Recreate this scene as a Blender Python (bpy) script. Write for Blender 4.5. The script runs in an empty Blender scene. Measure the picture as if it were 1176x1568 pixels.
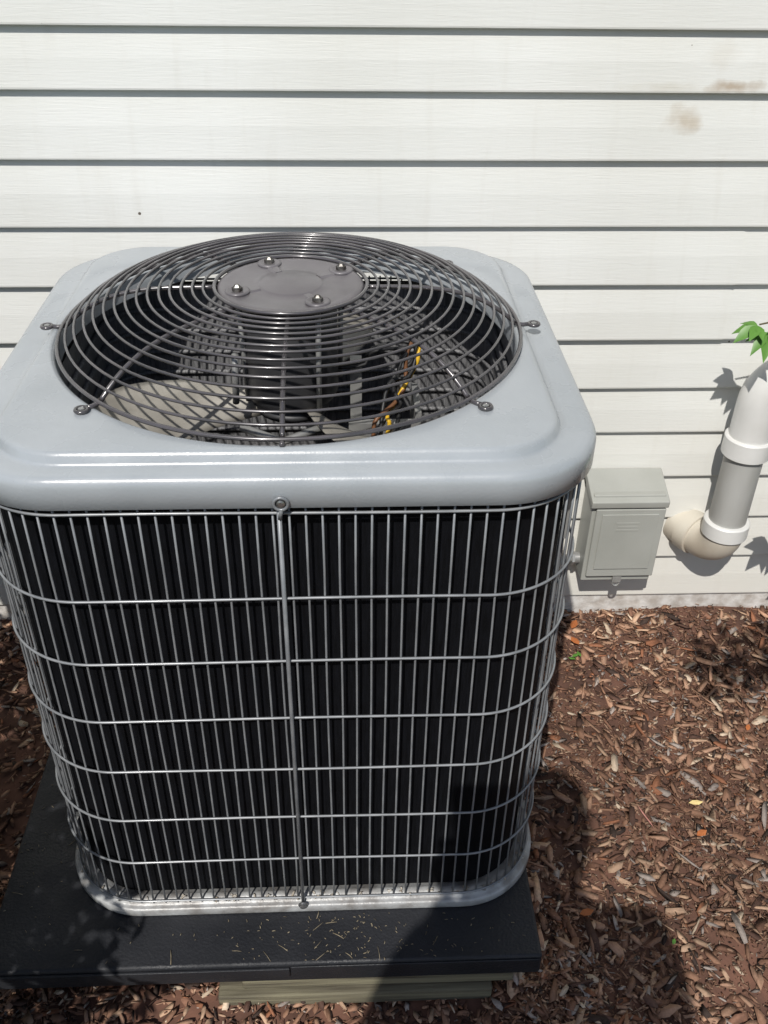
import bpy, bmesh, math, random
import numpy as np
from mathutils import Vector, Matrix
random.seed(7); rng=np.random.default_rng(7)
sc=bpy.context.scene
COL=sc.collection
pi=math.pi
# ------------------------------------------------------------------ materials
def mat(name,col,rough=.5,metal=0.,col2=None,nscale=8.,bump=0.,bscale=80.,coat=0.,stretch=(1,1,1),spec=.5,detail=6.,mix=(.35,.65),rvar=0.):
    m=bpy.data.materials.new(name); m.use_nodes=True
    nt=m.node_tree; N=nt.nodes; L=nt.links; b=N["Principled BSDF"]
    b.inputs["Base Color"].default_value=(*col,1); b.inputs["Roughness"].default_value=rough
    b.inputs["Metallic"].default_value=metal; b.inputs["Specular IOR Level"].default_value=spec
    b.inputs["Coat Weight"].default_value=coat; b.inputs["Coat Roughness"].default_value=.12
    tc=N.new("ShaderNodeTexCoord"); mp=N.new("ShaderNodeMapping"); mp.inputs["Scale"].default_value=stretch
    L.new(tc.outputs["Object"],mp.inputs[0])
    if col2 is None: col2=tuple(c*.82 for c in col)
    n=N.new("ShaderNodeTexNoise"); n.inputs["Scale"].default_value=nscale; n.inputs["Detail"].default_value=detail
    L.new(mp.outputs[0],n.inputs["Vector"])
    r=N.new("ShaderNodeValToRGB"); r.color_ramp.elements[0].position=mix[0]; r.color_ramp.elements[1].position=mix[1]
    r.color_ramp.elements[0].color=(*col2,1); r.color_ramp.elements[1].color=(*col,1)
    L.new(n.outputs[0],r.inputs[0]); L.new(r.outputs[0],b.inputs["Base Color"])
    if rvar>0:
        n3=N.new("ShaderNodeTexNoise"); n3.inputs["Scale"].default_value=14; n3.inputs["Detail"].default_value=7
        L.new(mp.outputs[0],n3.inputs["Vector"]); mr=N.new("ShaderNodeMapRange"); mr.inputs[1].default_value=.3; mr.inputs[2].default_value=.7
        mr.inputs[3].default_value=rough-rvar; mr.inputs[4].default_value=rough+rvar; L.new(n3.outputs[0],mr.inputs[0]); L.new(mr.outputs[0],b.inputs["Roughness"])
    if bump>0:
        n2=N.new("ShaderNodeTexNoise"); n2.inputs["Scale"].default_value=bscale; n2.inputs["Detail"].default_value=4
        L.new(mp.outputs[0],n2.inputs["Vector"])
        bp=N.new("ShaderNodeBump"); bp.inputs["Strength"].default_value=bump; bp.inputs["Distance"].default_value=.002
        L.new(n2.outputs[0],bp.inputs["Height"]); L.new(bp.outputs[0],b.inputs["Normal"])
    return m
M_lid=mat("lid_paint",(.36,.385,.405),.30,0,(.31,.335,.355),7,.10,260,coat=.45,rvar=.10,detail=9)
M_cage=mat("cage_wire_paint",(.27,.28,.29),.36,.2,(.19,.20,.21),30,coat=.2)
M_pan=mat("base_pan_paint",(.44,.45,.45),.4,.1,(.22,.21,.20),30,.35,150)
M_grille=mat("grille_wire_paint",(.088,.080,.085),.26,.1,(.055,.052,.055),20,coat=.6)
M_plate=mat("grille_plate_paint",(.155,.145,.152),.42,.1,(.115,.106,.112),12,.1,200,coat=.15,rvar=.1)
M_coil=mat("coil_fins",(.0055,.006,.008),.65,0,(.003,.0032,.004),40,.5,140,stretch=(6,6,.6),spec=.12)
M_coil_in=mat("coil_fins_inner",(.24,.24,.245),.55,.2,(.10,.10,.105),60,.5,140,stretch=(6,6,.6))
M_screw=mat("screw_zinc",(.45,.45,.45),.3,.9)
M_bolt=mat("bolt_steel",(.22,.22,.21),.35,.8,(.06,.05,.045),90)
M_blade=mat("fan_blade_metal",(.36,.34,.30),.5,.15,(.20,.185,.16),12)
M_motor=mat("motor_paint",(.045,.045,.048),.45,.2)
M_black=mat("black_plastic",(.015,.015,.016),.5)
M_comp=mat("compressor_paint",(.012,.012,.013),.35)
M_copper=mat("copper",(.45,.2,.1),.35,.9)
M_yellow=mat("yellow_insulation",(.75,.45,.03),.5)
M_brownw=mat("brown_insulation",(.16,.07,.03),.5)
M_galv=mat("galvanised_bracket",(.40,.40,.38),.45,.4,(.24,.24,.24),15)
M_pad=mat("pad_plastic",(.024,.025,.029),.52,0,(.013,.014,.017),6,.6,220,spec=.35,rvar=.1,detail=9)
M_timber=mat("weathered_timber",(.22,.20,.13),.85,0,(.06,.05,.035),14,.9,60,stretch=(.25,3,6))
M_box=mat("disconnect_paint",(.37,.375,.345),.45,0,(.33,.335,.305),9,.1,300)
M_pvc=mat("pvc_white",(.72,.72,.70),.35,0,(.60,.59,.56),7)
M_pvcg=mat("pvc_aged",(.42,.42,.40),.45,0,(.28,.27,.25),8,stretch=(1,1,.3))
M_pvcb=mat("pvc_sunned",(.58,.54,.46),.45,0,(.46,.40,.32),8)
M_found=mat("painted_foundation",(.66,.64,.61),.8,0,(.42,.38,.34),35,1.,70)
M_roof=mat("roof_shingle",(.08,.075,.07),.9,0,(.04,.04,.04),30,.6,60)
M_soil=mat("soil",(.175,.085,.056),.95,0,(.07,.036,.025),14,1.,60,mix=(.3,.7))
M_leaf=mat("leaf_green",(.13,.29,.045),.45,0,(.07,.18,.025),10)
M_leafd=mat("shrub_leaf",(.05,.10,.025),.5,0,(.03,.065,.018),6)
M_stem=mat("stem",(.12,.10,.05),.7)
M_bark=mat("bark",(.12,.09,.07),.9,0,(.05,.04,.03),20,1.,60,stretch=(1,1,.3))
M_skin=mat("skin",(.55,.33,.24),.5,0,(.48,.27,.19),10)
M_shirt=mat("shirt",(.08,.12,.2),.85,0,None,15,.3,90)
M_trouser=mat("trousers",(.05,.05,.07),.85,0,None,15,.3,90)
M_hair=mat("hair",(.04,.025,.015),.6)
M_tablet=mat("tablet_shell",(.3,.3,.31),.35,.6)
M_fluff=mat("seed_fluff",(.55,.52,.46),.9,0,(.28,.23,.17),60)
M_chip=bpy.data.materials.new("wood_chips"); M_chip.use_nodes=True
nt=M_chip.node_tree; b=nt.nodes["Principled BSDF"]; b.inputs["Roughness"].default_value=.85; b.inputs["Specular IOR Level"].default_value=.25
at=nt.nodes.new("ShaderNodeAttribute"); at.attribute_name="Col"
tc=nt.nodes.new("ShaderNodeTexCoord"); nn=nt.nodes.new("ShaderNodeTexNoise"); nn.inputs["Scale"].default_value=220; nn.inputs["Detail"].default_value=4
nt.links.new(tc.outputs["Object"],nn.inputs["Vector"])
rr=nt.nodes.new("ShaderNodeMapRange"); rr.inputs[3].default_value=.6; rr.inputs[4].default_value=1.3
nt.links.new(nn.outputs[0],rr.inputs[0])
mx=nt.nodes.new("ShaderNodeVectorMath"); mx.operation='SCALE'
nt.links.new(at.outputs["Color"],mx.inputs[0]); nt.links.new(rr.outputs[0],mx.inputs["Scale"])
nt.links.new(mx.outputs[0],b.inputs["Base Color"])
bp=nt.nodes.new("ShaderNodeBump"); bp.inputs["Strength"].default_value=.6; bp.inputs["Distance"].default_value=.001
nt.links.new(nn.outputs[0],bp.inputs["Height"]); nt.links.new(bp.outputs[0],b.inputs["Normal"])
def siding_mat():
    m=bpy.data.materials.new("vinyl_siding"); m.use_nodes=True
    nt=m.node_tree; N=nt.nodes; L=nt.links; b=N["Principled BSDF"]; b.inputs["Roughness"].default_value=.45
    b.inputs["Specular IOR Level"].default_value=.4
    g=N.new("ShaderNodeNewGeometry")
    base=N.new("ShaderNodeTexNoise"); base.inputs["Scale"].default_value=2.2; base.inputs["Detail"].default_value=5
    L.new(g.outputs["Position"],base.inputs["Vector"])
    r=N.new("ShaderNodeValToRGB"); r.color_ramp.elements[0].color=(.665,.665,.625,1); r.color_ramp.elements[1].color=(.725,.73,.70,1)
    r.color_ramp.elements[0].position=.35; r.color_ramp.elements[1].position=.62
    L.new(base.outputs[0],r.inputs[0]); cur=r.outputs[0]
    mp=N.new("ShaderNodeMapping"); mp.inputs["Scale"].default_value=(9,1,1.2); L.new(g.outputs["Position"],mp.inputs[0])
    gr=N.new("ShaderNodeTexNoise"); gr.inputs["Scale"].default_value=4; gr.inputs["Detail"].default_value=6; L.new(mp.outputs[0],gr.inputs["Vector"])
    gm=N.new("ShaderNodeMapRange"); gm.inputs[1].default_value=.55; gm.inputs[2].default_value=.8; gm.inputs[4].default_value=.25; L.new(gr.outputs[0],gm.inputs[0])
    def mixc(fac,col):
        nonlocal cur
        mxx=N.new("ShaderNodeMix"); mxx.data_type='RGBA'; L.new(fac,mxx.inputs["Factor"]); L.new(cur,mxx.inputs["A"]); mxx.inputs["B"].default_value=(*col,1); cur=mxx.outputs["Result"]
    mixc(gm.outputs[0],(.56,.54,.48))
    sp=N.new("ShaderNodeSeparateXYZ"); L.new(g.outputs["Position"],sp.inputs[0])
    lo_=N.new("ShaderNodeMapRange"); lo_.inputs[1].default_value=.45; lo_.inputs[2].default_value=-.08; lo_.inputs[4].default_value=.45; L.new(sp.outputs["Z"],lo_.inputs[0])
    mixc(lo_.outputs[0],(.60,.55,.47))
    sn=N.new("ShaderNodeTexNoise"); sn.inputs["Scale"].default_value=28; sn.inputs["Detail"].default_value=5; L.new(g.outputs["Position"],sn.inputs["Vector"])
    for (cx,cz,sx,sz,amt,col) in [(.765,1.112,.055,.014,.75,(.36,.27,.18)),(.695,1.055,.040,.030,.6,(.42,.34,.24)),(.66,1.11,.08,.010,.3,(.45,.4,.3)),(.74,1.16,.035,.03,.22,(.5,.45,.36))]:
        a=N.new("ShaderNodeVectorMath"); a.operation='SUBTRACT'; a.inputs[1].default_value=(cx,.482,cz); L.new(g.outputs["Position"],a.inputs[0])
        d=N.new("ShaderNodeVectorMath"); d.operation='DIVIDE'; d.inputs[1].default_value=(sx,1,sz); L.new(a.outputs[0],d.inputs[0])
        ln=N.new("ShaderNodeVectorMath"); ln.operation='LENGTH'; L.new(d.outputs[0],ln.inputs[0])
        ad=N.new("ShaderNodeMath"); ad.operation='MULTIPLY_ADD'; ad.inputs[1].default_value=1.9; L.new(sn.outputs[0],ad.inputs[0]); L.new(ln.outputs["Value"],ad.inputs[2])
        mr=N.new("ShaderNodeMapRange"); mr.inputs[1].default_value=1.95; mr.inputs[2].default_value=1.15; mr.inputs[3].default_value=0; mr.inputs[4].default_value=amt
        L.new(ad.outputs[0],mr.inputs[0]); mixc(mr.outputs[0],col)
    for sc_,th in ((8,.022),(5.3,.018)):
        v=N.new("ShaderNodeTexVoronoi"); v.inputs["Scale"].default_value=sc_; L.new(g.outputs["Position"],v.inputs["Vector"])
        lt=N.new("ShaderNodeMath"); lt.operation='LESS_THAN'; lt.inputs[1].default_value=th; L.new(v.outputs["Distance"],lt.inputs[0])
        mixc(lt.outputs[0],(.12,.10,.08))
    L.new(cur,b.inputs["Base Color"])
    mp2=N.new("ShaderNodeMapping"); mp2.inputs["Scale"].default_value=(.14,1,2.4); L.new(g.outputs["Position"],mp2.inputs[0])
    gn=N.new("ShaderNodeTexNoise"); gn.inputs["Scale"].default_value=130; gn.inputs["Detail"].default_value=4; gn.inputs["Distortion"].default_value=.6; L.new(mp2.outputs[0],gn.inputs["Vector"])
    bp=N.new("ShaderNodeBump"); bp.inputs["Strength"].default_value=.35; bp.inputs["Distance"].default_value=.0012; L.new(gn.outputs[0],bp.inputs["Height"]); L.new(bp.outputs[0],b.inputs["Normal"])
    return m
M_siding=siding_mat()
# ------------------------------------------------------------------ mesh helpers
def obj(name,verts,faces,m,parent=None,smooth=True,sharp=None):
    me=bpy.data.meshes.new(name); me.from_pydata([tuple(v) for v in verts],[],faces); me.update()
    if isinstance(m,(list,tuple)):
        for x in m: me.materials.append(x)
    elif m: me.materials.append(m)
    if smooth:
        me.polygons.foreach_set("use_smooth",[True]*len(me.polygons))
        if sharp: me.set_sharp_from_angle(angle=math.radians(sharp))
    o=bpy.data.objects.new(name,me); COL.objects.link(o)
    if parent: o.parent=parent
    return o
def empty(name):
    o=bpy.data.objects.new(name,None); COL.objects.link(o); return o
class MB:
    def __init__(s): s.v=[]; s.f=[]
    def add(s,v,f):
        k=len(s.v); s.v+= [tuple(x) for x in v]; s.f+=[tuple(i+k for i in q) for q in f]
    def tube(s,pts,r,n=6,closed=False,cap=True):
        pts=[Vector(p) for p in pts]; m=len(pts); rs=r if isinstance(r,(list,tuple)) else [r]*m
        vs=[]; up=None
        for i,p in enumerate(pts):
            if closed: t=(pts[(i+1)%m]-pts[i-1])
            else: t=pts[min(i+1,m-1)]-pts[max(i-1,0)]
            t.normalize()
            if up is None: up=Vector((0,0,1)) if abs(t.z)<.9 else Vector((1,0,0))
            a=t.cross(up)
            if a.length<1e-4: a=t.cross(Vector((0,1,0)))
            a.normalize(); bb=a.cross(t); up=bb
            for j in range(n):
                an=2*pi*j/n; vs.append(p+rs[i]*(math.cos(an)*a+math.sin(an)*bb))
        fs=[]
        for i in range(m if closed else m-1):
            k=(i+1)%m
            for j in range(n):
                l=(j+1)%n; fs.append((i*n+j,k*n+j,k*n+l,i*n+l))
        if not closed and cap: fs.append(tuple(range(n))); fs.append(tuple((m-1)*n+j for j in reversed(range(n))))
        s.add(vs,fs)
    def lathe(s,prof,c=(0,0,0),n=32,axis='z',capt=True,capb=True):
        vs=[]
        for r,z in prof:
            for j in range(n):
                a=2*pi*j/n; x,y=r*math.cos(a),r*math.sin(a)
                if axis=='z': q=(x,y,z)
                elif axis=='y': q=(x,-z,y)
                else: q=(z,x,y)
                vs.append((c[0]+q[0],c[1]+q[1],c[2]+q[2]))
        fs=[(i*n+j,i*n+(j+1)%n,(i+1)*n+(j+1)%n,(i+1)*n+j) for i in range(len(prof)-1) for j in range(n)]
        if capb: fs.append(tuple(reversed(range(n))))
        if capt: fs.append(tuple((len(prof)-1)*n+j for j in range(n)))
        s.add(vs,fs)
    def box(s,a,b):
        x0,y0,z0=a; x1,y1,z1=b
        s.add([(x0,y0,z0),(x1,y0,z0),(x1,y1,z0),(x0,y1,z0),(x0,y0,z1),(x1,y0,z1),(x1,y1,z1),(x0,y1,z1)],
              [(3,2,1,0),(4,5,6,7),(0,1,5,4),(1,2,6,5),(2,3,7,6),(3,0,4,7)])
    def obj(s,name,m,parent=None,smooth=True,sharp=None): return obj(name,s.v,s.f,m,parent,smooth,sharp)
def bevel(o,w,seg=3,ang=30):
    md=o.modifiers.new("bev",'BEVEL'); md.width=w; md.segments=seg; md.limit_method='ANGLE'; md.angle_limit=math.radians(ang)
    o.data.polygons.foreach_set("use_smooth",[True]*len(o.data.polygons))
    wn=o.modifiers.new("wn",'WEIGHTED_NORMAL'); wn.keep_sharp=True
def rrect(hx,hy,r,n=12):
    pts=[]
    for (sx,sy,a0) in [(1,1,0),(-1,1,90),(-1,-1,180),(1,-1,270)]:
        for i in range(n+1):
            a=math.radians(a0+90*i/n); pts.append((sx*(hx-r)+r*math.cos(a),sy*(hy-r)+r*math.sin(a)))
    return pts
def resample(pts,step):
    P=[Vector((*p,0)) for p in pts]; P.append(P[0]); L=[0]
    for i in range(1,len(P)): L.append(L[-1]+(P[i]-P[i-1]).length)
    tot=L[-1]; n=int(round(tot/step)); out=[]
    k=0
    for i in range(n):
        s=tot*i/n
        while L[k+1]<s: k+=1
        t=(s-L[k])/(L[k+1]-L[k]) if L[k+1]>L[k] else 0
        out.append(P[k].lerp(P[k+1],t))
    return out
def polar_rr(hx,hy,r,a):
    c,s=abs(math.cos(a)),abs(math.sin(a))
    t=min(hx/c if c>1e-9 else 9e9, hy/s if s>1e-9 else 9e9)
    x,y=t*c,t*s
    if x>hx-r and y>hy-r:
        cx,cy=hx-r,hy-r; bq=c*cx+s*cy; cc=cx*cx+cy*cy-r*r; t=bq+math.sqrt(max(bq*bq-cc,0)); x,y=t*c,t*s
    return (math.copysign(x,math.cos(a)),math.copysign(y,math.sin(a)))
# ------------------------------------------------------------------ AC UNIT
AC=empty("air_conditioner_condenser_unit")
HX,HY=.398,.378
N=256
prof=[("r",.008,.008,.135,.8155),("r",.003,.003,.135,.8135),("r",0,0,.135,.8155),("r",0,0,.135,.8435),("r",.0008,.0008,.135,.8480),("r",.003,.003,.134,.8525),
("r",.0065,.0065,.132,.8555),("r",.011,.011,.128,.8573),("r",.018,.0155,.122,.8583),("r",.038,.0235,.105,.8588),("r",.047,.0260,.10,.8596),("r",.050,.0280,.096,.8630),("r",.053,.031,.092,.8690),
("r",.056,.0335,.089,.8725),("r",.060,.0365,.086,.8740),("r",.064,.0385,.084,.8745),("c",.3375,.8745),("c",.3345,.8740),("c",.331,.8715),("c",.3285,.867),("c",.327,.858),("c",.327,.842)]
vs=[];fs=[]
for p in prof:
    for j in range(N):
        a=2*pi*j/N
        if p[0]=="r": x,y=polar_rr(HX-p[1],HY-p[2],p[3],a); z=p[4]
        else: x,y,z=p[1]*math.cos(a),p[1]*math.sin(a),p[2]
        if p[0]=="r" and p[1]>=.06:
            d=math.hypot(x,y)
            if d<.3385: x*=.3385/d; y*=.3385/d
        vs.append((x,y,z))
for i in range(len(prof)-1):
    for j in range(N):
        k=(j+1)%N; fs.append((i*N+j,i*N+k,(i+1)*N+k,(i+1)*N+j))
obj("top_cover",vs,fs,M_lid,AC)
GC=.005
def gz(r):
    t=max(0,(r-.10)/.230); return .878+.061*(1-min(t,1)**3.8)
S=[(.108+(.330-.108)*i/400) for i in range(401)]
al=[0]
for i in range(400): al.append(al[-1]+math.hypot(S[i+1]-S[i],(gz(S[i+1])-gz(S[i]))*.7))
NR=16
rings=[]
for i in range(NR):
    s=al[-1]*i/(NR-1); k=min(range(401),key=lambda q:abs(al[q]-s)); rings.append(S[k])
g=MB()
for i,r in enumerate(rings):
    w=.0020 if 0<i<NR-1 else .0029
    e1,e2=random.uniform(-.0006,.0006),random.uniform(0,6)
    g.tube([(GC+r*math.cos(2*pi*j/96),r*math.sin(2*pi*j/96),gz(r)+.002+e1*math.sin(2*pi*j/48+e2)) for j in range(96)],w,6,True)
for k in range(8):
    a=k*pi/4-pi/2; c,s=math.cos(a),math.sin(a)
    pts=[]
    for i in range(0,401,25): 
        r=S[i]-.004; pts.append((GC+r*c,r*s,gz(r)-.0032))
    for i in (385,393,400):
        r=S[i]; pts.append((GC+r*c,r*s,gz(r)-.0032 if i<400 else .8775))
    pts=sorted(pts,key=lambda p:math.hypot(p[0]-GC,p[1]))
    if k in (1,7,3,5,2,6):
        re=.345
        pts+= [(GC+.338*c,.338*s,.8765),(GC+re*c,re*s,.8775)]
        g.tube(pts,.0033,8)
        cx,cy=GC+(re+.0085)*c,(re+.0085)*s
        g.tube([(cx+.0075*math.cos(t*pi/8),cy+.0075*math.sin(t*pi/8),.8775) for t in range(16)],.0026,6,True)
    else:
        pts+=[(GC+.335*c,.335*s,.8775),(GC+.339*c,.339*s,.8772)]
        g.tube(pts,.0033,8)
g.obj("fan_guard_grille",M_grille,AC)
g=MB()
g.lathe([(.101,.9345),(.1035,.937),(.103,.940),(.098,.9415),(.092,.9412),(.086,.9400),(.060,.9398),(.047,.9398),(.045,.9415),(.043,.9425),(.001,.9428)],(GC,0,0),n=64)
g.obj("guard_center_plate",M_plate,AC)
g=MB(); g2=MB(); g3=MB()
BP=[(-.030,.078),(.076,.050),(-.068,-.030),(.044,-.068)]
for (x,y) in BP:
    g.lathe([(.0175,.9395),(.0175,.9428),(.0140,.9438),(.0115,.9425)],(x,y,0),24)
    g2.lathe([(.0075,.9425),(.0075,.9475),(.0055,.9485),(.003,.9515),(.001,.952)],(x,y,0),6)
    a=math.atan2(y,x-GC); c,s=math.cos(a),math.sin(a); nx_,ny_=-s,c
    for (r0,w0),(r1,w1) in [((.047,.007),(.070,.010))]:
        g3.add([(GC+r0*c+w0*nx_,r0*s+w0*ny_,.9396),(GC+r0*c-w0*nx_,r0*s-w0*ny_,.9396),(GC+r1*c-w1*nx_,r1*s-w1*ny_,.9396),(GC+r1*c+w1*nx_,r1*s+w1*ny_,.9396),
                (GC+r0*c+.6*w0*nx_,r0*s+.6*w0*ny_,.9420),(GC+r0*c-.6*w0*nx_,r0*s-.6*w0*ny_,.9420),(GC+r1*c-.6*w1*nx_,r1*s-.6*w1*ny_,.9420),(GC+r1*c+.6*w1*nx_,r1*s+.6*w1*ny_,.9420)],
               [(4,5,6,7),(0,1,5,4),(1,2,6,5),(2,3,7,6),(3,0,4,7)])
g.obj("motor_bolt_bosses",M_plate,AC); g2.obj("motor_bolts",M_bolt,AC,False); g3.obj("plate_ribs",M_plate,AC,False)
sz=MB()
def hexscrew(c,axis,r=.0062):
    sz.lathe([(r*1.35,0),(r*1.35,.0012),(r*.9,.0016),(r*.85,.005),(r*.5,.0058)],c,12,axis)
for k in range(8):
    if k in (0,4): continue
    a=k*pi/4-pi/2; hexscrew((GC+.3535*math.cos(a),.3535*math.sin(a),.8745),'z',.005)
hexscrew((.003,-HY-.000,.824),'y',.006)
hexscrew((0,-HY-.002,.022),'y',.006)
for sx in (1,-1):
    hexscrew((sx*.305,-HY+.020,.826),'y',.005)
    hexscrew((sx*.30,-HY+.021,.02),'y',.006)
cg=MB(); hv=MB()
CX,CY,CR=HX-.010,HY-.010,.130
loop=rrect(CX,CY,CR,14)
zs=[.804,.672,.564,.455,.349,.239,.135,.030]
lo=resample(rrect(CX+.0035,CY+.0035,CR+.0035,24),.009)
for z in zs:
    ph=random.random()*6
    hv.tube([(p.x,p.y,z+.0009*math.sin(ph+i*.09)) for i,p in enumerate(lo)],.0020,6,True)
vp=resample(loop,.0197)
for i,p in enumerate(vp):
    j1,j2=random.uniform(-.0010,.0010),random.uniform(-.0010,.0010)
    zt=.810; pts=[(p.x,p.y,.022)]
    for q in range(1,8): 
        z=.022+(zt-.022)*q/8; pts.append((p.x+j1*math.sin(q),p.y+j2*math.cos(q*1.3),z))
    pts.append((p.x,p.y,zt))
    cg.tube(pts,.0016,6)
cg.obj("guard_vertical_wires",M_cage,AC); hv.obj("guard_horizontal_wires",M_cage,AC)
st=MB()
for (x,y) in [(0,-CY-.008),(0,CY+.008),(CX+.008,0),(-CX-.008,0)]:
    st.tube([(x,y,.812),(x,y,.5),(x,y,.024)],.0029,8)
st.obj("guard_straps",M_cage,AC)
ey=MB()
ey.tube([(.003+.0085*math.cos(t*pi/8),-HY-.004,.824+.0085*math.sin(t*pi/8)) for t in range(16)],.0022,6,True)
ey.tube([(.003,-HY-.004,.816),(.001,-CY-.010,.800)],.0028,6)
ey.obj("strap_eyelet",M_cage,AC)
cl=MB()
for sx in (1,-1):
    for (z0,z1) in [(.70,.785),(.075,.14)]:
        a=math.radians(-22); cx=sx*(CX-CR+(CR-.010)*math.cos(a)); cy=-(CY-CR)+(CR-.010)*math.sin(a)
        cl.box((cx-.003,cy-.008,z0),(cx+.003,cy+.008,z1))
cl.obj("coil_clips",M_galv,AC,False)
def shell(name,hx,hy,r,th,z0,z1,m,mi):
    A=rrect(hx,hy,r,12); B=rrect(hx-th,hy-th,r-th,12); n=len(A)
    v=[(*p,z0) for p in A]+[(*p,z1) for p in A]+[(*p,z1) for p in B]+[(*p,z0) for p in B]
    f=[]
    for i in range(n):
        k=(i+1)%n
        f.append((i,k,n+k,n+i)); f.append((n+i,n+k,2*n+k,2*n+i)); f.append((2*n+i,2*n+k,3*n+k,3*n+i))
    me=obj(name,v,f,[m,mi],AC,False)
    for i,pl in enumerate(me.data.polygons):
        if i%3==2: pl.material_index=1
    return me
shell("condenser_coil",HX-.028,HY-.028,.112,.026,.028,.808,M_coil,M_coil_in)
tb=MB()
for k in range(18):
    z=.07+k*.041
    tb.tube([(*p,z) for p in rrect(HX-.058,HY-.058,.082,8)],.0045,6,True)
tb.obj("coil_tubes",M_coil_in,AC)
def ringmesh(name,rings,m,inner_cap=False):
    n=None; v=[];f=[]
    for (hx,hy,r,z) in rings:
        P=rrect(hx,hy,r,14); n=len(P); v+=[(*p,z) for p in P]
    for i in range(len(rings)-1):
        for j in range(n):
            k=(j+1)%n; f.append((i*n+j,i*n+k,(i+1)*n+k,(i+1)*n+j))
    if inner_cap: f.append(tuple((len(rings)-1)*n+j for j in range(n)))
    return obj(name,v,f,m,AC)
ringmesh("base_pan",[(HX-.004,HY-.004,.131,.0005),(HX+.001,HY+.001,.136,.001),(HX+.0015,HY+.0015,.1365,.003),(HX+.0015,HY+.0015,.1365,.014),(HX,HY,.135,.0165),(HX-.003,HY-.003,.132,.0175),(HX-.006,HY-.006,.129,.0175),(HX-.009,HY-.009,.126,.020),(HX-.014,HY-.014,.121,.026),(HX-.022,HY-.022,.113,.0265),(HX-.024,HY-.024,.111,.024),(HX-.07,HY-.07,.08,.012)],M_pan,True)
sz.obj("screws",M_screw,AC,False)
# bits caught between guard and pan
g=MB()
pr_=resample(rrect(HX-.013,HY-.013,.12,14),.004)
for q in range(230):
    p=random.choice(pr_); L=random.uniform(.0015,.006); a=random.uniform(0,pi); z=.0275
    x=p.x+random.uniform(-.006,.006); y=p.y+random.uniform(-.006,.006)
    g.tube([(x-L*math.cos(a),y-L*math.sin(a),z-.001),(x,y,z+random.uniform(.001,.004)),(x+L*math.cos(a),y+L*math.sin(a),z)],random.uniform(.0006,.0018),5)
g.obj("caught_debris",M_fluff,AC)
# interior
g=MB(); g.lathe([(.03,.765),(.066,.77),(.070,.778),(.070,.90),(.064,.912),(.03,.915)],n=40); g.obj("fan_motor",M_motor,AC,True,40)
g=MB()
for (x,y) in BP: g.tube([(x,y,.94),(x*.95,y*.95,.77)],.004,8)
g.obj("motor_studs",M_galv,AC)
g=MB(); g.lathe([(.055,.745),(.058,.755),(.020,.76),(.012,.768)],n=32)
g.obj("fan_hub",M_motor,AC)
bl=[];bf=[]
for k,a0 in enumerate([math.radians(183),math.radians(63),math.radians(303)]):
    nu,nv=14,10; base=len(bl)
    for i in range(nu+1):
        t=i/nu; r=.05+(.308-.05)*t
        half=math.radians(13+ 9*t); sweep=math.radians(26)*t*t
        for j in range(nv+1):
            s=j/nv*2-1
            rr_=r
            if t>.8: rr_=r-(.022*s*s*(t-.8)*5)
            a=a0+sweep+s*half
            z=.752-.045*(1-.45*t)*s*(.35+.65*t)+.012*(1-s*s)
            bl.append((rr_*math.cos(a),rr_*math.sin(a),z))
    for i in range(nu):
        for j in range(nv):
            q=base+i*(nv+1)+j; bf.append((q,q+1,q+nv+2,q+nv+1))
o=obj("fan_blades",bl,bf,M_blade,AC); md=o.modifiers.new("s",'SOLIDIFY'); md.thickness=.002
g=MB(); g.lathe([(.095,.03),(.10,.06),(.10,.30),(.085,.35),(.045,.375),(.005,.38)],(-.03,.03,0),36); g.obj("compressor",M_comp,AC)
g=MB()
g.tube([(-.03,.03,.37),(-.03,.03,.42),(.0,.06,.45),(.12,.12,.45),(.2,.15,.40),(.28,.2,.3)],.009,8)
g.tube([(-.1,.0,.3),(-.16,-.04,.33),(-.2,-.12,.33),(-.24,-.2,.2),(-.3,-.25,.1)],.007,8)
g.obj("refrigerant_pipes",M_copper,AC)
g=MB(); g.box((.085,.02,.45),(.19,.035,.70)); g.box((.19,.02,.45),(.20,.12,.72)); g.box((.088,.035,.70),(.106,.06,.80)); o=g.obj("control_bracket",M_galv,AC,False)
g=MB(); g.tube([(-.07,-.10,.765),(-.01,-.125,.755),(.05,-.10,.765)],.006,8); g.tube([(-.08,-.055,.78),(-.075,-.06,.86)],.005,8); g.obj("wiring_conduit",M_galv,AC)
g=MB(); g.lathe([(.022,.5),(.024,.505),(.024,.60),(.020,.605)],(.13,.06,0),24); g.obj("capacitor",M_galv,AC)
def wav(p0,p1,n=14,amp=.02,seed=0):
    r=random.Random(seed); P0,P1=Vector(p0),Vector(p1); out=[]
    f=[r.uniform(1,3) for _ in range(3)]; ph=[r.uniform(0,6) for _ in range(3)]
    for i in range(n+1):
        t=i/n; e=math.sin(pi*t)*amp
        out.append(P0.lerp(P1,t)+Vector([e*math.sin(f[c]*t*4+ph[c]) for c in range(3)]))
    return out
for nm,mm,sd_,off in [("black_wires",M_black,1,0),("yellow_wire",M_yellow,5,.006),("brown_wire",M_brownw,9,-.008)]:
    g=MB()
    for q in range(3 if nm=="black_wires" else 1):
        g.tube(wav((.190+off,.03+q*.01,.835),(.125+off,-.06-q*.012,.70),16,.014,sd_+q),.0034,6)
    if nm=="black_wires":
        for q in range(2): g.tube(wav((.185+off,.03+q*.01,.83),(.06,.02,.80),12,.012,sd_+q+20),.0030,6)
    g.obj(nm,mm,AC)
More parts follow.
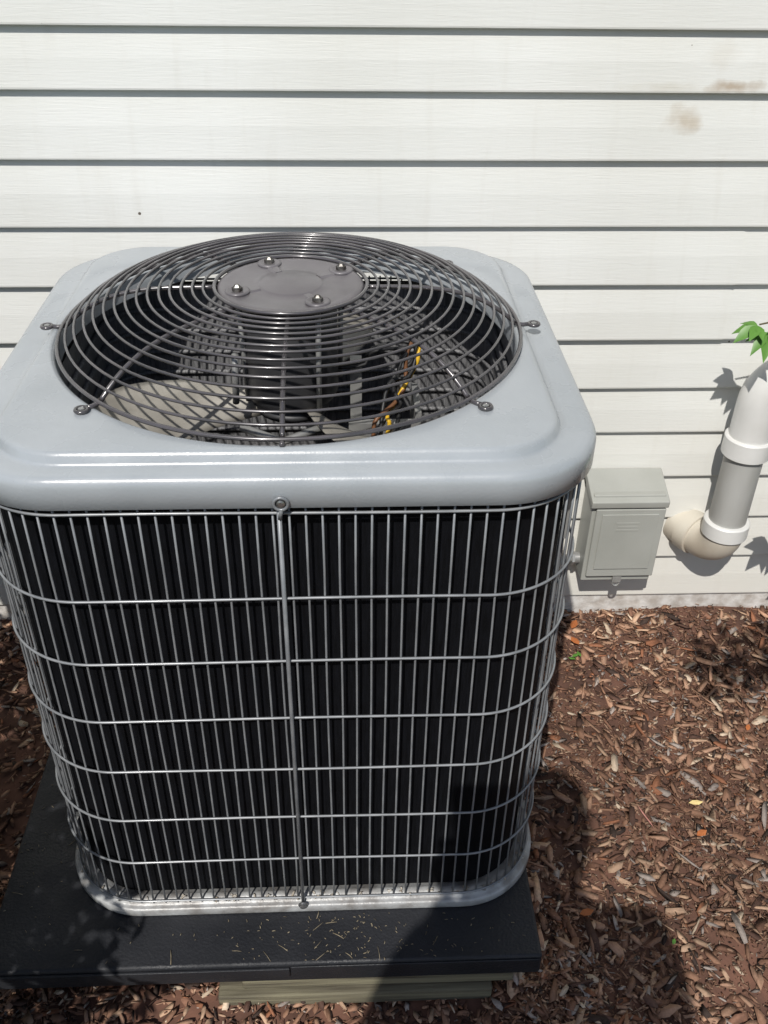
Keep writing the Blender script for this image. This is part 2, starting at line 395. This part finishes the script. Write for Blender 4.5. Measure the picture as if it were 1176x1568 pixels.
# ------------------------------------------------------------------ PAD
PAD=empty("equipment_pad")
g=MB(); g.box((-.505,-.468,-.052),(.385,.452,-.0012)); o=g.obj("pad_slab",M_pad,PAD,False); bevel(o,.006,3)
g=MB(); g.box((-.505,-.473,-.030),(-.020,-.4685,-.008)); g.box((-.018,-.471,-.024),(.380,-.4685,-.006)); o=g.obj("pad_lip",M_pad,PAD,False); bevel(o,.002,2)
TB=empty("support_timber")
for i,(x0,x1,y0,y1,z0,z1) in enumerate([(-.10,.345,-.462,-.37,-.084,-.056),(-.14,.31,-.472,-.37,-.120,-.088),(-.44,-.18,-.36,-.26,-.13,-.058),(-.44,.33,.25,.40,-.13,-.058)]):
    g=MB(); g.box((x0,y0,z0),(x1,y1,z1)); o=g.obj("board_%d"%(i+1),M_timber,TB,False); bevel(o,.004,2)
g=MB()
for i in range(230):
    x=random.uniform(-.48,.37); y=random.uniform(-.465,-.385) if i<170 else random.uniform(-.46,.1)
    if i>=170: x=random.uniform(-.5,-.41)
    if i<110: x=random.gauss(.05,.10)
    if abs(x)>.375 and i<170: x=0.1
    L=random.uniform(.0012,.006) if i%13 else random.uniform(.012,.026); a=random.uniform(0,pi); w=random.uniform(.0006,.0015)
    c,s=math.cos(a),math.sin(a)
    g.tube([(x-L/2*c,y-L/2*s,.0002),(x+.0006,y,.0010),(x+L/2*c,y+L/2*s,.0003)],w*.6,4)
M_deb=mat("dry_debris",(.30,.25,.17),.9,0,(.09,.07,.045),90)
g.obj("debris",M_deb,PAD)
# ------------------------------------------------------------------ HOUSE
H=empty("siding_house")
YW=.4785
zk=[1.2007,1.1004,.984,.862,.7465,.629,.517,.4096,.295,.181,.067,-.0506]
zk=[1.2007+.1143*i for i in range(30,0,-1)]+zk
nc=len(zk)
v=[];f=[]
X0,X1=-5.,7.
for k in range(1,nc):
    zb,zt=zk[k],zk[k-1]
    pair=(nc-1-k)//2
    sm=.856 if pair==3 else random.Random(pair*13+5).choice([-3.1,-2.2,2.3,3.4,4.1])
    for (xa,xb,off) in [(X0,sm,-.0016),(sm-.02,X1,0)]:
        n=int((xb-xa)/.25)+1
        P=[(.0150,zb+.0008),(.0016,zb),(.0004,zb+.0012),(0,zb+.004),(.0050,zb+.5*(zt-zb)),(.0136,zt-.0005)]
        base=len(v)
        for i in range(n+1):
            x=xa+(xb-xa)*i/n
            wv=.0006*math.sin(x*3.1+k*1.7)
            for (y,z) in P: v.append((x,YW+y+off+wv*(1 if y<.009 else 0),z))
        m=len(P)
        for i in range(n):
            for j in range(m-1):
                q=base+i*m+j; f.append((q,q+m,q+m+1,q+1))
        f.append(tuple(base+j for j in range(m)))
        f.append(tuple(base+n*m+j for j in reversed(range(m))))
o=obj("siding",v,f,M_siding,H,False)
g=MB(); g.box((X0,.496,-.04),(X1,8.,zk[0])); g.obj("walls",M_siding,H,False)
g=MB(); g.box((X0+.01,.4845,-.4),(X1-.01,7.98,-.0405)); g.obj("foundation",M_found,H,False)
zt=zk[0]; g=MB()
g.add([(X0-.3,.15,zt-.05),(X1+.3,.15,zt-.05),(X1+.3,8.4,zt-.05),(X0-.3,8.4,zt-.05),(X0-.3,4.25,zt+2.2),(X1+.3,4.25,zt+2.2)],[(0,1,5,4),(2,3,4,5),(1,2,5),(3,0,4),(3,2,1,0)])
g.obj("roof",M_roof,H,False)
# ------------------------------------------------------------------ DISCONNECT BOX
B=empty("electrical_disconnect_box")
x0,x1=.620,.780; yf=.392; yb=.4775
g=MB(); g.box((x0,yf+.006,.062),(x1,yb,.300)); o=g.obj("body",M_box,B,False); bevel(o,.003,2)
g=MB()
g.add([(x0-.006,yf-.006,.272),(x1+.006,yf-.006,.272),(x1+.006,yf-.008,.290),(x0-.006,yf-.008,.290),
       (x0-.006,yb-.002,.322),(x1+.006,yb-.002,.322),(x1+.006,yb-.002,.300),(x0-.006,yb-.002,.300),
       (x0-.006,yf+.012,.297),(x1+.006,yf+.012,.297)],
      [(0,1,2,3),(3,2,9,8),(8,9,5,4),(4,5,6,7),(7,6,1,0),(0,3,8,4,7),(1,6,5,9,2)])
o=g.obj("rain_hood",M_box,B,False); bevel(o,.003,2)
g=MB(); g.box((x0+.008,yf-.003,.080),(x1+.003,yf+.005,.268)); o=g.obj("cover",M_box,B,False); bevel(o,.003,2)
g=MB(); g.box((x0+.022,yf-.0060,.104),(x1-.012,yf-.0032,.256)); o=g.obj("cover_emboss",M_box,B,False); bevel(o,.0018,2)
g=MB()
for r_,wd in [(.232,.052),(.223,.044),(.214,.050)]:
    g.box((.702-wd/2,yf-.0067,r_-.0025),(.702+wd/2,yf-.0060,r_+.0025))
o=g.obj("embossed_label",M_box,B,False)
g=MB(); g.tube([(.702+.008*math.cos(t*pi/6),yf+.002,.058+.008*math.sin(t*pi/6)) for t in range(12)],.0025,6,True); g.box((.692,yf-.002,.062),(.712,yf+.004,.078)); g.obj("lock_hasp",M_galv,B,False)
g=MB()
g.tube([(x0+.002,.44,.098),(x0-.016,.44,.098)],.014,16); g.tube([(x0-.012,.44,.098),(x0-.018,.44,.098)],.018,6)
g.tube([(x0+.022,.43,.064),(x0+.022,.43,.048)],.012,16)
g.obj("conduit_fittings",M_galv,B,True,40)
g=MB(); g.tube([(x0-.016,.44,.098),(x0-.04,.438,.094),(x0-.08,.42,.06),(x0-.12,.38,.04),(x0-.17,.33,.05),(x0-.23,.30,.08)],.010,12); g.obj("conduit_whip",M_pvcg,B)
# ------------------------------------------------------------------ PVC PIPE
P=empty("pvc_vent_pipe")
px,py=.925,.392
def arc(c,r,a0,a1,ax1,ax2,n=10):
    c=Vector(c); return [c+r*(math.cos(a0+(a1-a0)*i/n)*Vector(ax1)+math.sin(a0+(a1-a0)*i/n)*Vector(ax2)) for i in range(n+1)]
wd=Vector((-.50,.86,0)).normalized()
Ce=Vector((px,py,.205))
el=arc(Ce+wd*.052,.052,0,pi/2,-wd,(0,0,-1),10)
el=[Ce+Vector((0,0,.01))]+el+[el[-1]+wd*.03,el[-1]+wd*.075]
g=MB(); g.tube(el,.0445,32); g.obj("lower_elbow_body",M_pvcb,P,True,40)
e0=el[-3]
g=MB(); g.tube([e0+wd*.012,e0+wd*.013,e0+wd*.045,e0+wd*.046],[.044,.0500,.0500,.044],32); g.obj("wall_hub",M_pvcb,P,True,30)
def rot_hub(name,z0,z1,r,m):
    g=MB(); g.lathe([(.040,z0),(r-.002,z0),(r,z0+.002),(r,z1-.003),(r-.003,z1),(.040,z1+.0005)],(px,py,0),40); return g.obj(name,m,P,True,35)
rot_hub("lower_elbow_hub",.200,.238,.0500,M_pvc)
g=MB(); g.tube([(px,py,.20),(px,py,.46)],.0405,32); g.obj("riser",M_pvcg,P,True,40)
rot_hub("coupling",.408,.452,.0500,M_pvc)
g=MB()
pts=[(px,py,.445),(px,py,.525)]+arc((px+.075,py,.525),.075,pi,pi/2+.35,(1,0,0),(0,0,1),12)
pts=pts+[Vector(pts[-1])+Vector((.12,0,.044))]
g.tube(pts,.0430,36); g.obj("upper_elbow",M_pvc,P,True,40)
q=Vector(pts[-2]); dq=Vector((.94,0,.342))
g=MB(); g.tube([q+dq*.01,q+dq*.011,q+dq*.055,q+dq*.056],[.043,.0495,.0495,.043],36); g.obj("upper_hub",M_pvc,P,True,35)
g=MB(); g.tube([q+dq*.04,q+dq*.5,q+dq*1.1],.0415,28); g.obj("upper_run",M_pvc,P,True,40)
# ------------------------------------------------------------------ GROUND + MULCH
g=MB(); g.add([(-400,-400,-.150),(400,-400,-.150),(400,400,-.150),(-400,400,-.150)],[(0,1,2,3)])
M_grass=mat("grass",(.07,.11,.03),.9,0,(.04,.06,.02),3,.6,40)
g.obj("ground",M_grass,None,False)
def hgt(x,y):
    return -.122+.010*np.sin(x*3.1+1)*np.cos(y*2.7)+.005*np.sin(x*11+y*7)+.004*np.cos(y*17-x*9)+.018*np.clip((y-.2)/.28,0,1)
nx,ny=260,150
xs=np.linspace(-3,4,nx); ys=np.linspace(-2.6,.487,ny)
XX,YY=np.meshgrid(xs,ys); ZZ=hgt(XX,YY)+rng.normal(0,.0012,XX.shape)
edge=np.minimum(np.minimum(XX+3,4-XX),YY+2.6); ZZ-=.06*np.clip(1-edge/.3,0,1)
V=np.stack([XX.ravel(),YY.ravel(),ZZ.ravel()],1)
I=np.arange(nx*ny).reshape(ny,nx)
F=np.stack([I[:-1,:-1].ravel(),I[:-1,1:].ravel(),I[1:,1:].ravel(),I[1:,:-1].ravel()],1)
MU=obj("mulch_bed",V.tolist(),F.tolist(),M_soil,None)
def chips(name,n,xr,yr,smin,smax,parent,seed,pw=2.4,bri=1.):
    r=np.random.default_rng(seed)
    x=r.uniform(*xr,n); y=r.uniform(*yr,n)
    dens=.5+.5*np.sin(x*6.1+2)*np.sin(y*5.3+1)+.35*np.sin(x*13+y*9)
    keep=~((x>-.50)&(x<.38)&(y>-.385)&(y<.45))&(r.random(n)<np.clip(.45+.6*dens,.3,1)); x=x[keep];y=y[keep];n=len(x)
    L=smin+(smax-smin)*r.random(n)**pw; W=np.clip(L*r.uniform(.10,.50,n),.0014,.014); T=W*r.uniform(.15,.4,n)
    yaw=r.uniform(0,2*pi,n); pit=r.normal(0,.18,n); rol=r.normal(0,.32,n)
    base=np.array([[-1,-.45,0],[-.55,-1,0],[.6,-.9,0],[1,-.3,0],[.9,.5,0],[.3,1,0],[-.7,.8,0]])
    k=len(base)
    vb=np.repeat(base[None],n,0)+r.normal(0,.2,(n,k,3))*np.array([1,1,0])
    top=vb.copy(); bot=vb.copy()*np.array([.92,.85,1]); top[...,2]=1; bot[...,2]=-1
    v=np.concatenate([top,bot],1)
    bend=r.normal(0,.4,n)
    v=v*np.stack([L/2,W/2,T/2],1)[:,None,:]
    v[...,2]+= (bend*T*1.0)[:,None]*(v[...,0]/(L/2)[:,None])**2
    cy,sy=np.cos(yaw),np.sin(yaw); cp,sp=np.cos(pit),np.sin(pit); cr,sr=np.cos(rol),np.sin(rol)
    X,Y,Z=v[...,0],v[...,1],v[...,2]
    Y,Z=Y*cr[:,None]-Z*sr[:,None],Y*sr[:,None]+Z*cr[:,None]
    X,Z=X*cp[:,None]+Z*sp[:,None],-X*sp[:,None]+Z*cp[:,None]
    X,Y=X*cy[:,None]-Y*sy[:,None],X*sy[:,None]+Y*cy[:,None]
    z0=hgt(x,y)+r.uniform(.0,.011,n)
    X+=x[:,None];Y+=y[:,None];Z+=z0[:,None]
    Y=np.minimum(Y,.482)
    V=np.stack([X,Y,Z],-1).reshape(-1,3)
    me=bpy.data.meshes.new(name)
    me.vertices.add(len(V)); me.vertices.foreach_set("co",V.ravel().astype(np.float32))
    lt=np.arange(k); 
    faces=[lt]+[k+lt[::-1]]+[np.array([(j+1)%k,j,k+j,k+(j+1)%k]) for j in range(k)]
    cnt=np.array([len(a) for a in faces]); flat=np.concatenate(faces)
    off=(np.arange(n)*2*k)[:,None]
    loops=(flat[None]+off).ravel(); tot=np.tile(cnt,n); start=np.concatenate([[0],np.cumsum(tot)[:-1]])
    me.loops.add(len(loops)); me.loops.foreach_set("vertex_index",loops.astype(np.int32))
    me.polygons.add(len(tot)); me.polygons.foreach_set("loop_start",start.astype(np.int32)); me.polygons.foreach_set("loop_total",tot.astype(np.int32))
    me.update(calc_edges=True); me.validate()
    pal=np.array([[.50,.33,.22],[.42,.25,.165],[.30,.165,.105],[.22,.115,.075],[.10,.055,.04],[.38,.32,.28],[.62,.49,.36],[.30,.13,.07],[.06,.04,.032]])
    shade_patch=.5+.5*np.sin(x*4.3+1.2)*np.cos(y*3.7+.6)+.25*np.sin(x*9+y*6)  # broad darker areas put into chip colour in place of dappled tree shade
    pr=np.array([.11,.19,.22,.17,.11,.07,.04,.04,.05]); idx=r.choice(9,n,p=pr)
    c=pal[idx]*bri*(.66+.46*np.clip(shade_patch,0,1))[:,None]*r.uniform(.75,1.18,n)[:,None]
    cols=np.ones((n,2*k,4)); cols[...,:3]=c[:,None,:]
    a=me.color_attributes.new("Col",'FLOAT_COLOR','POINT'); a.data.foreach_set("color",cols.reshape(-1).astype(np.float32))
    me.materials.append(M_chip); o=bpy.data.objects.new(name,me); COL.objects.link(o); o.parent=parent; return o
chips("chips_dust",22000,(.36,1.40),(-.65,.482),.002,.008,MU,21,1.2,.85)
chips("chips_fine",16000,(.36,1.40),(-.65,.482),.004,.016,MU,1,1.6,.9)
chips("chips_mid",8500,(.36,1.40),(-.65,.482),.010,.045,MU,2,2.2,1.05)
chips("chips_large",650,(.36,1.40),(-.65,.47),.03,.070,MU,12,1.5,1.2)
chips("chips_left",11000,(-1.1,-.45),(-.5,.482),.006,.035,MU,3)
chips("chips_front",9000,(-.6,.5),(-.75,-.385),.006,.035,MU,4)
chips("chips_far",10000,(-2.6,3.6),(-2.3,.48),.012,.06,MU,5)
def litter(name,pts,m):
    g=MB()
    for (x,y,L,W,a) in pts:
        z=float(hgt(np.float64(x),np.float64(y)))+.016; c,s=math.cos(a),math.sin(a)
        out=[(-1,0,0),(-.4,.8,.3),(.3,.9,.1),(1,.1,.4),(.3,-.8,.0),(-.5,-.7,.2)]
        vv=[(x+L/2*p*c-W/2*q*s,y+L/2*p*s+W/2*q*c,z+.004*h) for p,q,h in out]+[(x,y,z+.001)]
        g.add(vv,[(i,(i+1)%6,6) for i in range(6)])
    return g.obj(name,m,MU,False)
litter("orange_leaves",[(.76,-.17,.025,.016,.4),(.63,.42,.035,.02,1.),(.62,.36,.03,.02,2.),(.50,-.33,.028,.016,.2),(.95,.1,.02,.012,1)],mat("dead_leaf_orange",(.45,.14,.04),.7))
litter("yellow_flakes",[(.77,-.10,.030,.013,.0)],mat("flake_yellow",(.75,.58,.25),.7))
litter("pink_twig",[(.66,-.13,.06,.004,1.9)],mat("twig_pink",(.55,.25,.2),.7))
litter("weed_sprout",[(.61,.31,.02,.01,.5),(.62,.315,.018,.01,1.8),(.60,.30,.018,.009,2.8),(.64,-.39,.012,.008,1)],M_leaf)
# ------------------------------------------------------------------ PLANTS
def leafgeo(g,c,d,n,L,W):
    c=Vector(c); d=Vector(d).normalized(); n=Vector(n); s=d.cross(n).normalized(); n=s.cross(d).normalized()
    prof=[(0,.05),(.15,.55),(.35,1.),(.55,.9),(.78,.45),(1,.0)]
    v=[];f=[]
    for t,w in prof:
        dr=-.25*t*t*L
        v+=[c+d*(t*L)+s*(w*W/2)+n*(dr+.10*w*W),c+d*(t*L)+n*dr,c+d*(t*L)-s*(w*W/2)+n*(dr+.10*w*W)]
    for i in range(len(prof)-1):
        a=i*3; f+=[(a,a+3,a+4,a+1),(a+1,a+4,a+5,a+2)]
    g.add(v,f)
SP=empty("creeper_sapling")
g=MB(); lf=MB()
r_=random.Random(3)
stems=[[(1.20,.36,-.12),(1.21,.35,.2),(1.17,.34,.5),(1.06,.33,.70),(.93,.33,.745),(.855,.33,.728)],
       [(1.20,.36,-.12),(1.26,.33,.25),(1.30,.30,.6),(1.28,.28,.9)],
       [(1.19,.36,-.05),(1.14,.33,.12),(1.08,.32,.25),(1.02,.30,.33)],
       [(1.20,.36,.0),(1.25,.30,.1),(1.35,.25,.3),(1.45,.22,.5)]]
for S_ in stems:
    g.tube(S_,[.006-.0045*i/(len(S_)-1) for i in range(len(S_))],6)
g.obj("stems",M_stem,SP)
def compound(tip,direc,size):
    d=Vector(direc).normalized(); side=d.cross(Vector((0,0,1))).normalized()
    for a,sc_ in [(-75,.75),(-38,.95),(0,1.1),(38,.95),(75,.75)]:
        ar=math.radians(a); dd=d*math.cos(ar)+side*math.sin(ar)+Vector((0,0,r_.uniform(-.35,.05)))
        leafgeo(lf,tip,dd,(r_.uniform(-.2,.2),-.45,1),size*sc_*r_.uniform(.85,1.1),size*.42*sc_)
compound((.852,.33,.726),(-1,-.35,-.1),.052)
compound((.872,.325,.714),(-.2,-1,-.5),.052)
compound((.900,.33,.735),(.3,-1,-.2),.055)
for S_ in stems:
    for i in range(2,len(S_)):
        if S_ is stems[0] and i>=4: continue
        for q in range(2):
            p=Vector(S_[i-1]).lerp(Vector(S_[i]),r_.random()); compound(p,(r_.uniform(-1,1),r_.uniform(-1,.2),r_.uniform(-.2,.3)),.07)
lf.obj("leaves",M_leaf,SP)
def shade_shrub(cen,rx,ry,rz,seed,nl):
    SH=empty("unseen_shade_shrub")
    g=MB(); lf=MB(); r_=random.Random(seed); cen=Vector(cen)
    for i in range(16):
        a=r_.uniform(0,2*pi); e=r_.uniform(.2,1.3); d=Vector((math.cos(a)*math.cos(e),math.sin(a)*math.cos(e),math.sin(e)))
        q=cen+Vector((d.x*rx*.8,d.y*ry*.8,d.z*rz*.8-.1)); g.tube([(cen.x+d.x*.03,cen.y+d.y*.03,-.13),cen.lerp(q,.4)-Vector((0,0,.12)),q],[.012,.008,.003],6)
    g.obj("branches",M_stem,SH)
    for i in range(nl):
        d=Vector([r_.gauss(0,1) for _ in range(3)]).normalized(); rad=r_.uniform(.4,1.)**.6*(1+.10*math.sin(d.x*5+1)*math.cos(d.y*6)+.08*math.sin(d.z*8))
        p=cen+Vector((d.x*rx*rad,d.y*ry*rad,d.z*rz*rad))
        if p.z<-.02: continue
        leafgeo(lf,p,d+Vector([r_.gauss(0,.6) for _ in range(3)]),Vector((0,0,1))+d,r_.uniform(.028,.052),r_.uniform(.018,.030))
    lf.obj("foliage",M_leafd,SH)
shade_shrub((-1.0,-.26,.50),.42,.42,.60,11,5200)  # unseen shrub added past the left edge to shade wall and mulch
shade_shrub((-.84,-.95,.50),.40,.40,.56,12,5200)  # second unseen shrub, added to shade the pad's left side
# unseen small tree to the right, added to cast dappled shade on the mulch
TR=empty("unseen_shade_tree")
g=MB(); lf=MB(); r_=random.Random(5)
g.tube([(1.55,-1.15,-.15),(1.53,-1.12,.5),(1.47,-1.10,1.1),(1.50,-1.05,1.8),(1.55,-1.0,2.6)],[.045,.036,.03,.02,.008],10)
br=[[(1.47,-1.10,1.1),(1.2,-.98,1.28),(.9,-.86,1.34),(.58,-.82,1.33)],[(1.48,-1.09,1.3),(1.25,-.8,1.5),(1.05,-.62,1.5)],[(1.50,-1.05,1.7),(1.9,-.9,2.0),(2.2,-.8,2.1)],[(1.5,-1.05,1.8),(1.3,-1.4,2.1),(1.2,-1.6,2.3)],[(1.47,-1.10,1.2),(1.85,-1.35,1.5),(2.1,-1.5,1.6)],[(1.5,-1.05,1.9),(1.45,-.7,2.2),(1.4,-.5,2.4)]]
for S_ in br: g.tube(S_,[.016-.012*i/(len(S_)-1) for i in range(len(S_))],6)
g.obj("trunk_and_limbs",M_bark,TR)
def clump(c,r,n):
    for i in range(n):
        d=Vector([r_.gauss(0,1) for _ in range(3)]).normalized()*r*r_.random()**.5
        leafgeo(lf,Vector(c)+d,Vector([r_.gauss(0,1) for _ in range(3)]),(r_.gauss(0,.5),r_.gauss(0,.5),1),r_.uniform(.04,.065),r_.uniform(.022,.035))
clump((.60,-.82,1.33),.10,60); clump((.78,-.86,1.36),.13,100); clump((.98,-.88,1.38),.14,110); clump((1.18,-.95,1.35),.16,120)
for S_ in br[1:]:
    for i in range(1,len(S_)): clump(S_[i],.24,220)
clump((1.55,-1.0,2.6),.3,300); clump((1.5,-1.05,2.1),.3,250)
lf.obj("foliage",M_leafd,TR)
# ------------------------------------------------------------------ CAMERA
f_,pit,yaw,rol=1451.7,.611,.0494,.0154
cl_=Vector((.0782,-1.2913,1.4484))
Fv=Vector((math.sin(yaw)*math.cos(pit),math.cos(yaw)*math.cos(pit),-math.sin(pit)))
Rv=Vector((math.cos(yaw),-math.sin(yaw),0)); Uv=Rv.cross(Fv)
c,s=math.cos(rol),math.sin(rol)
Xc=c*Rv+s*Uv; Yc=-s*Rv+c*Uv
cam=bpy.data.cameras.new("camera"); co=bpy.data.objects.new("camera",cam); COL.objects.link(co)
Mx=Matrix((Xc,Yc,-Fv)).transposed().to_4x4(); Mx.translation=cl_; co.matrix_world=Mx
cam.sensor_fit='VERTICAL'; cam.sensor_height=36; cam.sensor_width=27; cam.lens=36*f_/1568; cam.clip_start=.02; cam.clip_end=1500
sc.camera=co
# ------------------------------------------------------------------ PHOTOGRAPHER
PH=empty("photographer")
def skinfig(name,verts,edges,radii,m,root=0,sub=2):
    me=bpy.data.meshes.new(name); me.from_pydata(verts,edges,[]); o=bpy.data.objects.new(name,me); COL.objects.link(o); o.parent=PH
    md=o.modifiers.new("skin",'SKIN'); md.use_smooth_shade=True
    for i,rv in enumerate(radii):
        sv=me.skin_vertices[0].data[i]; sv.radius=rv if isinstance(rv,tuple) else (rv,rv); sv.use_root=(i==root)
    ss=o.modifiers.new("sub",'SUBSURF'); ss.levels=sub; ss.render_levels=sub
    me.materials.append(m); return o
bx,by=.01,-1.60; G=-.12; SCL=1.04
def W(x,y,z): return (bx+x*SCL,by+y*SCL,z*SCL+G)
def camp(x,y,z): return cl_+Xc*x+Yc*y+Fv*z
g=MB()
cs=[]
for (u,w_) in rrect(.085,.12,.012,5): cs.append((u-.070,w_-.105))
n=len(cs)
g.add([camp(u,w_,-.012) for u,w_ in cs]+[camp(u,w_,-.019) for u,w_ in cs],[tuple(range(n)),tuple(n+i for i in reversed(range(n)))]+[(i,(i+1)%n,n+(i+1)%n,n+i) for i in range(n)])
g.obj("tablet",M_tablet,PH,False)
hr=camp(.028,-.165,-.03); hl=camp(-.165,-.165,-.03)
skinfig("trousers",[W(0,0,1.0),W(.10,0,.93),W(.11,.02,.52),W(.12,-.02,.10),W(-.10,0,.93),W(-.11,.03,.52),W(-.12,.0,.10),W(0,0,1.08)],[(0,1),(1,2),(2,3),(0,4),(4,5),(5,6),(0,7)],[(.16,.12),(.10,.105),(.07,.07),(.05,.05),(.10,.105),(.07,.07),(.05,.05),(.15,.11)],M_trouser)
er=Vector(W(.25,.08,1.15)); el_=Vector(W(-.20,.10,1.14))
wr=hr.lerp(er,.30); wl=hl.lerp(el_,.30)
skinfig("shirt",[W(0,0,1.06),W(0,0,1.25),W(0,.0,1.40),W(.18,.0,1.47),tuple(er),tuple(wr),W(-.18,0,1.47),tuple(el_),tuple(wl),W(0,.01,1.52)],[(0,1),(1,2),(2,3),(3,4),(4,5),(2,6),(6,7),(7,8),(2,9)],[(.16,.12),(.16,.12),(.17,.125),(.075,.075),.052,.040,(.075,.075),.048,.038,(.075,.07)],M_shirt)
skinfig("forearm_right",[tuple(er.lerp(wr,.8)),tuple(wr),tuple(hr)],[(0,1),(1,2)],[.032,.030,.025],M_skin)
skinfig("forearm_left",[tuple(el_.lerp(wl,.8)),tuple(wl),tuple(hl)],[(0,1),(1,2)],[.032,.030,.025],M_skin)
for side,hh,sx in (("right",hr,1),("left",hl,-1)):
    edge=.015 if sx>0 else -.155
    palm=[tuple(hh),tuple(camp(edge+sx*.020,-.13,-.028)),tuple(camp(edge+sx*.022,-.095,-.024))]
    skinfig("palm_"+side,palm,[(0,1),(1,2)],[(.026,.020),(.036,.015),(.030,.013)],M_skin)
    for i,(yo,L) in enumerate([(-.085,.9),(-.105,1.),(-.125,.95),(-.143,.75)]):
        skinfig("finger_%s_%d"%(side,i+1),[tuple(camp(edge+sx*.024,yo,-.020)),tuple(camp(edge+sx*.016,yo+.002,.000)),tuple(camp(edge-sx*.010*L,yo+.004,-.003)),tuple(camp(edge-sx*.026*L,yo+.004,-.004))],[(0,1),(1,2),(2,3)],[.0095,.009,.008,.0065],M_skin,0,1)
    skinfig("thumb_"+side,[tuple(camp(edge+sx*.018,-.135,-.032)),tuple(camp(edge+sx*.002,-.112,-.036)),tuple(camp(edge-sx*.022,-.095,-.030))],[(0,1),(1,2)],[.013,.011,.008],M_skin,0,1)
skinfig("neck",[W(0,.0,1.50),W(0,.02,1.60)],[(0,1)],[.057,.054],M_skin)
def head():
    bm=bmesh.new(); bmesh.ops.create_uvsphere(bm,u_segments=48,v_segments=32,radius=1)
    for vv in bm.verts:
        x,y,z=vv.co
        nx_,ny_,nz_=x*.075,y*.095,z*.115
        if z<0: nx_*=1-.28*(-z)**1.3
        if y>0 and z<.3: ny_*=.93
        ny_+=.022*math.exp(-((x*.075)/.011)**2-((nz_+.012)/.022)**2)*(1 if y>0 else 0)
        if y>0:
            ny_+=.004*math.exp(-((nz_-.022)/.009)**2)
            for ex in(-.032,.032): ny_-=.008*math.exp(-((x*.075-ex)/.014)**2-((nz_-.004)/.010)**2)
            ny_+=.006*math.exp(-((x*.075)/.022)**2-((nz_+.052)/.008)**2)
            ny_+=.010*math.exp(-((x*.075)/.022)**2-((nz_+.095)/.016)**2)
        vv.co=(nx_,ny_,nz_)
    for f in bm.faces: f.smooth=True
    me=bpy.data.meshes.new("head"); bm.to_mesh(me); bm.free(); me.materials.append(M_skin)
    o=bpy.data.objects.new("head",me); COL.objects.link(o); o.parent=PH
    o.location=W(.0,.06,1.70); o.rotation_euler=(math.radians(-22),0,math.radians(-8)); return o
hd=head()
g=MB(); n1,n2=32,14
vv=[]
for i in range(n2+1):
    th=pi*.56*i/n2
    for j in range(n1):
        a=2*pi*j/n1; x=math.sin(th)*math.cos(a); y=math.sin(th)*math.sin(a); z=math.cos(th)
        k=1.0 if not(y>.25 and z<.55) else .90
        vv.append((x*.081*k,(y*.101-.004)*k,z*.123+.002*math.sin(a*9)))
g.add(vv,[(i*n1+j,i*n1+(j+1)%n1,(i+1)*n1+(j+1)%n1,(i+1)*n1+j) for i in range(n2) for j in range(n1)])
hr_=g.obj("hair",M_hair,PH); hr_.location=hd.location; hr_.rotation_euler=hd.rotation_euler
for sx in (-1,1):
    g=MB(); g.lathe([(.004,-.004),(.016,-.002),(.017,.002),(.010,.005)],(0,0,0),16,'x'); o=g.obj("ear",M_skin,PH)
    o.scale=(1,.75,1.25); o.location=Vector(hd.location)+hd.rotation_euler.to_matrix()@Vector((sx*.074,-.006,-.005)); o.rotation_euler=hd.rotation_euler
    g=MB(); g.lathe([(.001,.011),(.006,.009),(.0105,.002),(.011,-.004)],(0,0,0),16,'y'); o=g.obj("eye",M_pvc,PH)
    o.rotation_euler=(hd.rotation_euler[0],0,hd.rotation_euler[2]+pi); o.location=Vector(hd.location)+hd.rotation_euler.to_matrix()@Vector((sx*.031,.071,.004))
for sx in (-1,1):
    g=MB(); g.lathe([(.045,0),(.05,.02),(.045,.06),(.035,.09),(.03,.10)],(0,0,0),20); o=g.obj("shoe",M_black,PH); o.scale=(.95,2.4,.9); o.location=W(sx*.12,.06,0)
# ------------------------------------------------------------------ LIGHT
sd=Vector((.20,.607,-.769)).normalized()
sun=bpy.data.lights.new("sun",'SUN'); sun.energy=4.1; sun.angle=math.radians(.53); sun.color=(1,.965,.91)
so=bpy.data.objects.new("sun",sun); COL.objects.link(so); so.rotation_euler=sd.to_track_quat('-Z','Y').to_euler(); so.location=(-2,-6,8)
w=bpy.data.worlds.new("World"); sc.world=w; w.use_nodes=True
nt=w.node_tree; sk=nt.nodes.new("ShaderNodeTexSky"); sk.sky_type='NISHITA'; sk.sun_disc=False
to=-sd; sk.sun_elevation=math.asin(to.z); sk.sun_rotation=math.atan2(to.x,to.y)
nt.links.new(sk.outputs[0],nt.nodes["Background"].inputs[0]); nt.nodes["Background"].inputs[1].default_value=.10
sc.view_settings.view_transform='Standard'; sc.view_settings.look='None'; sc.view_settings.exposure=0
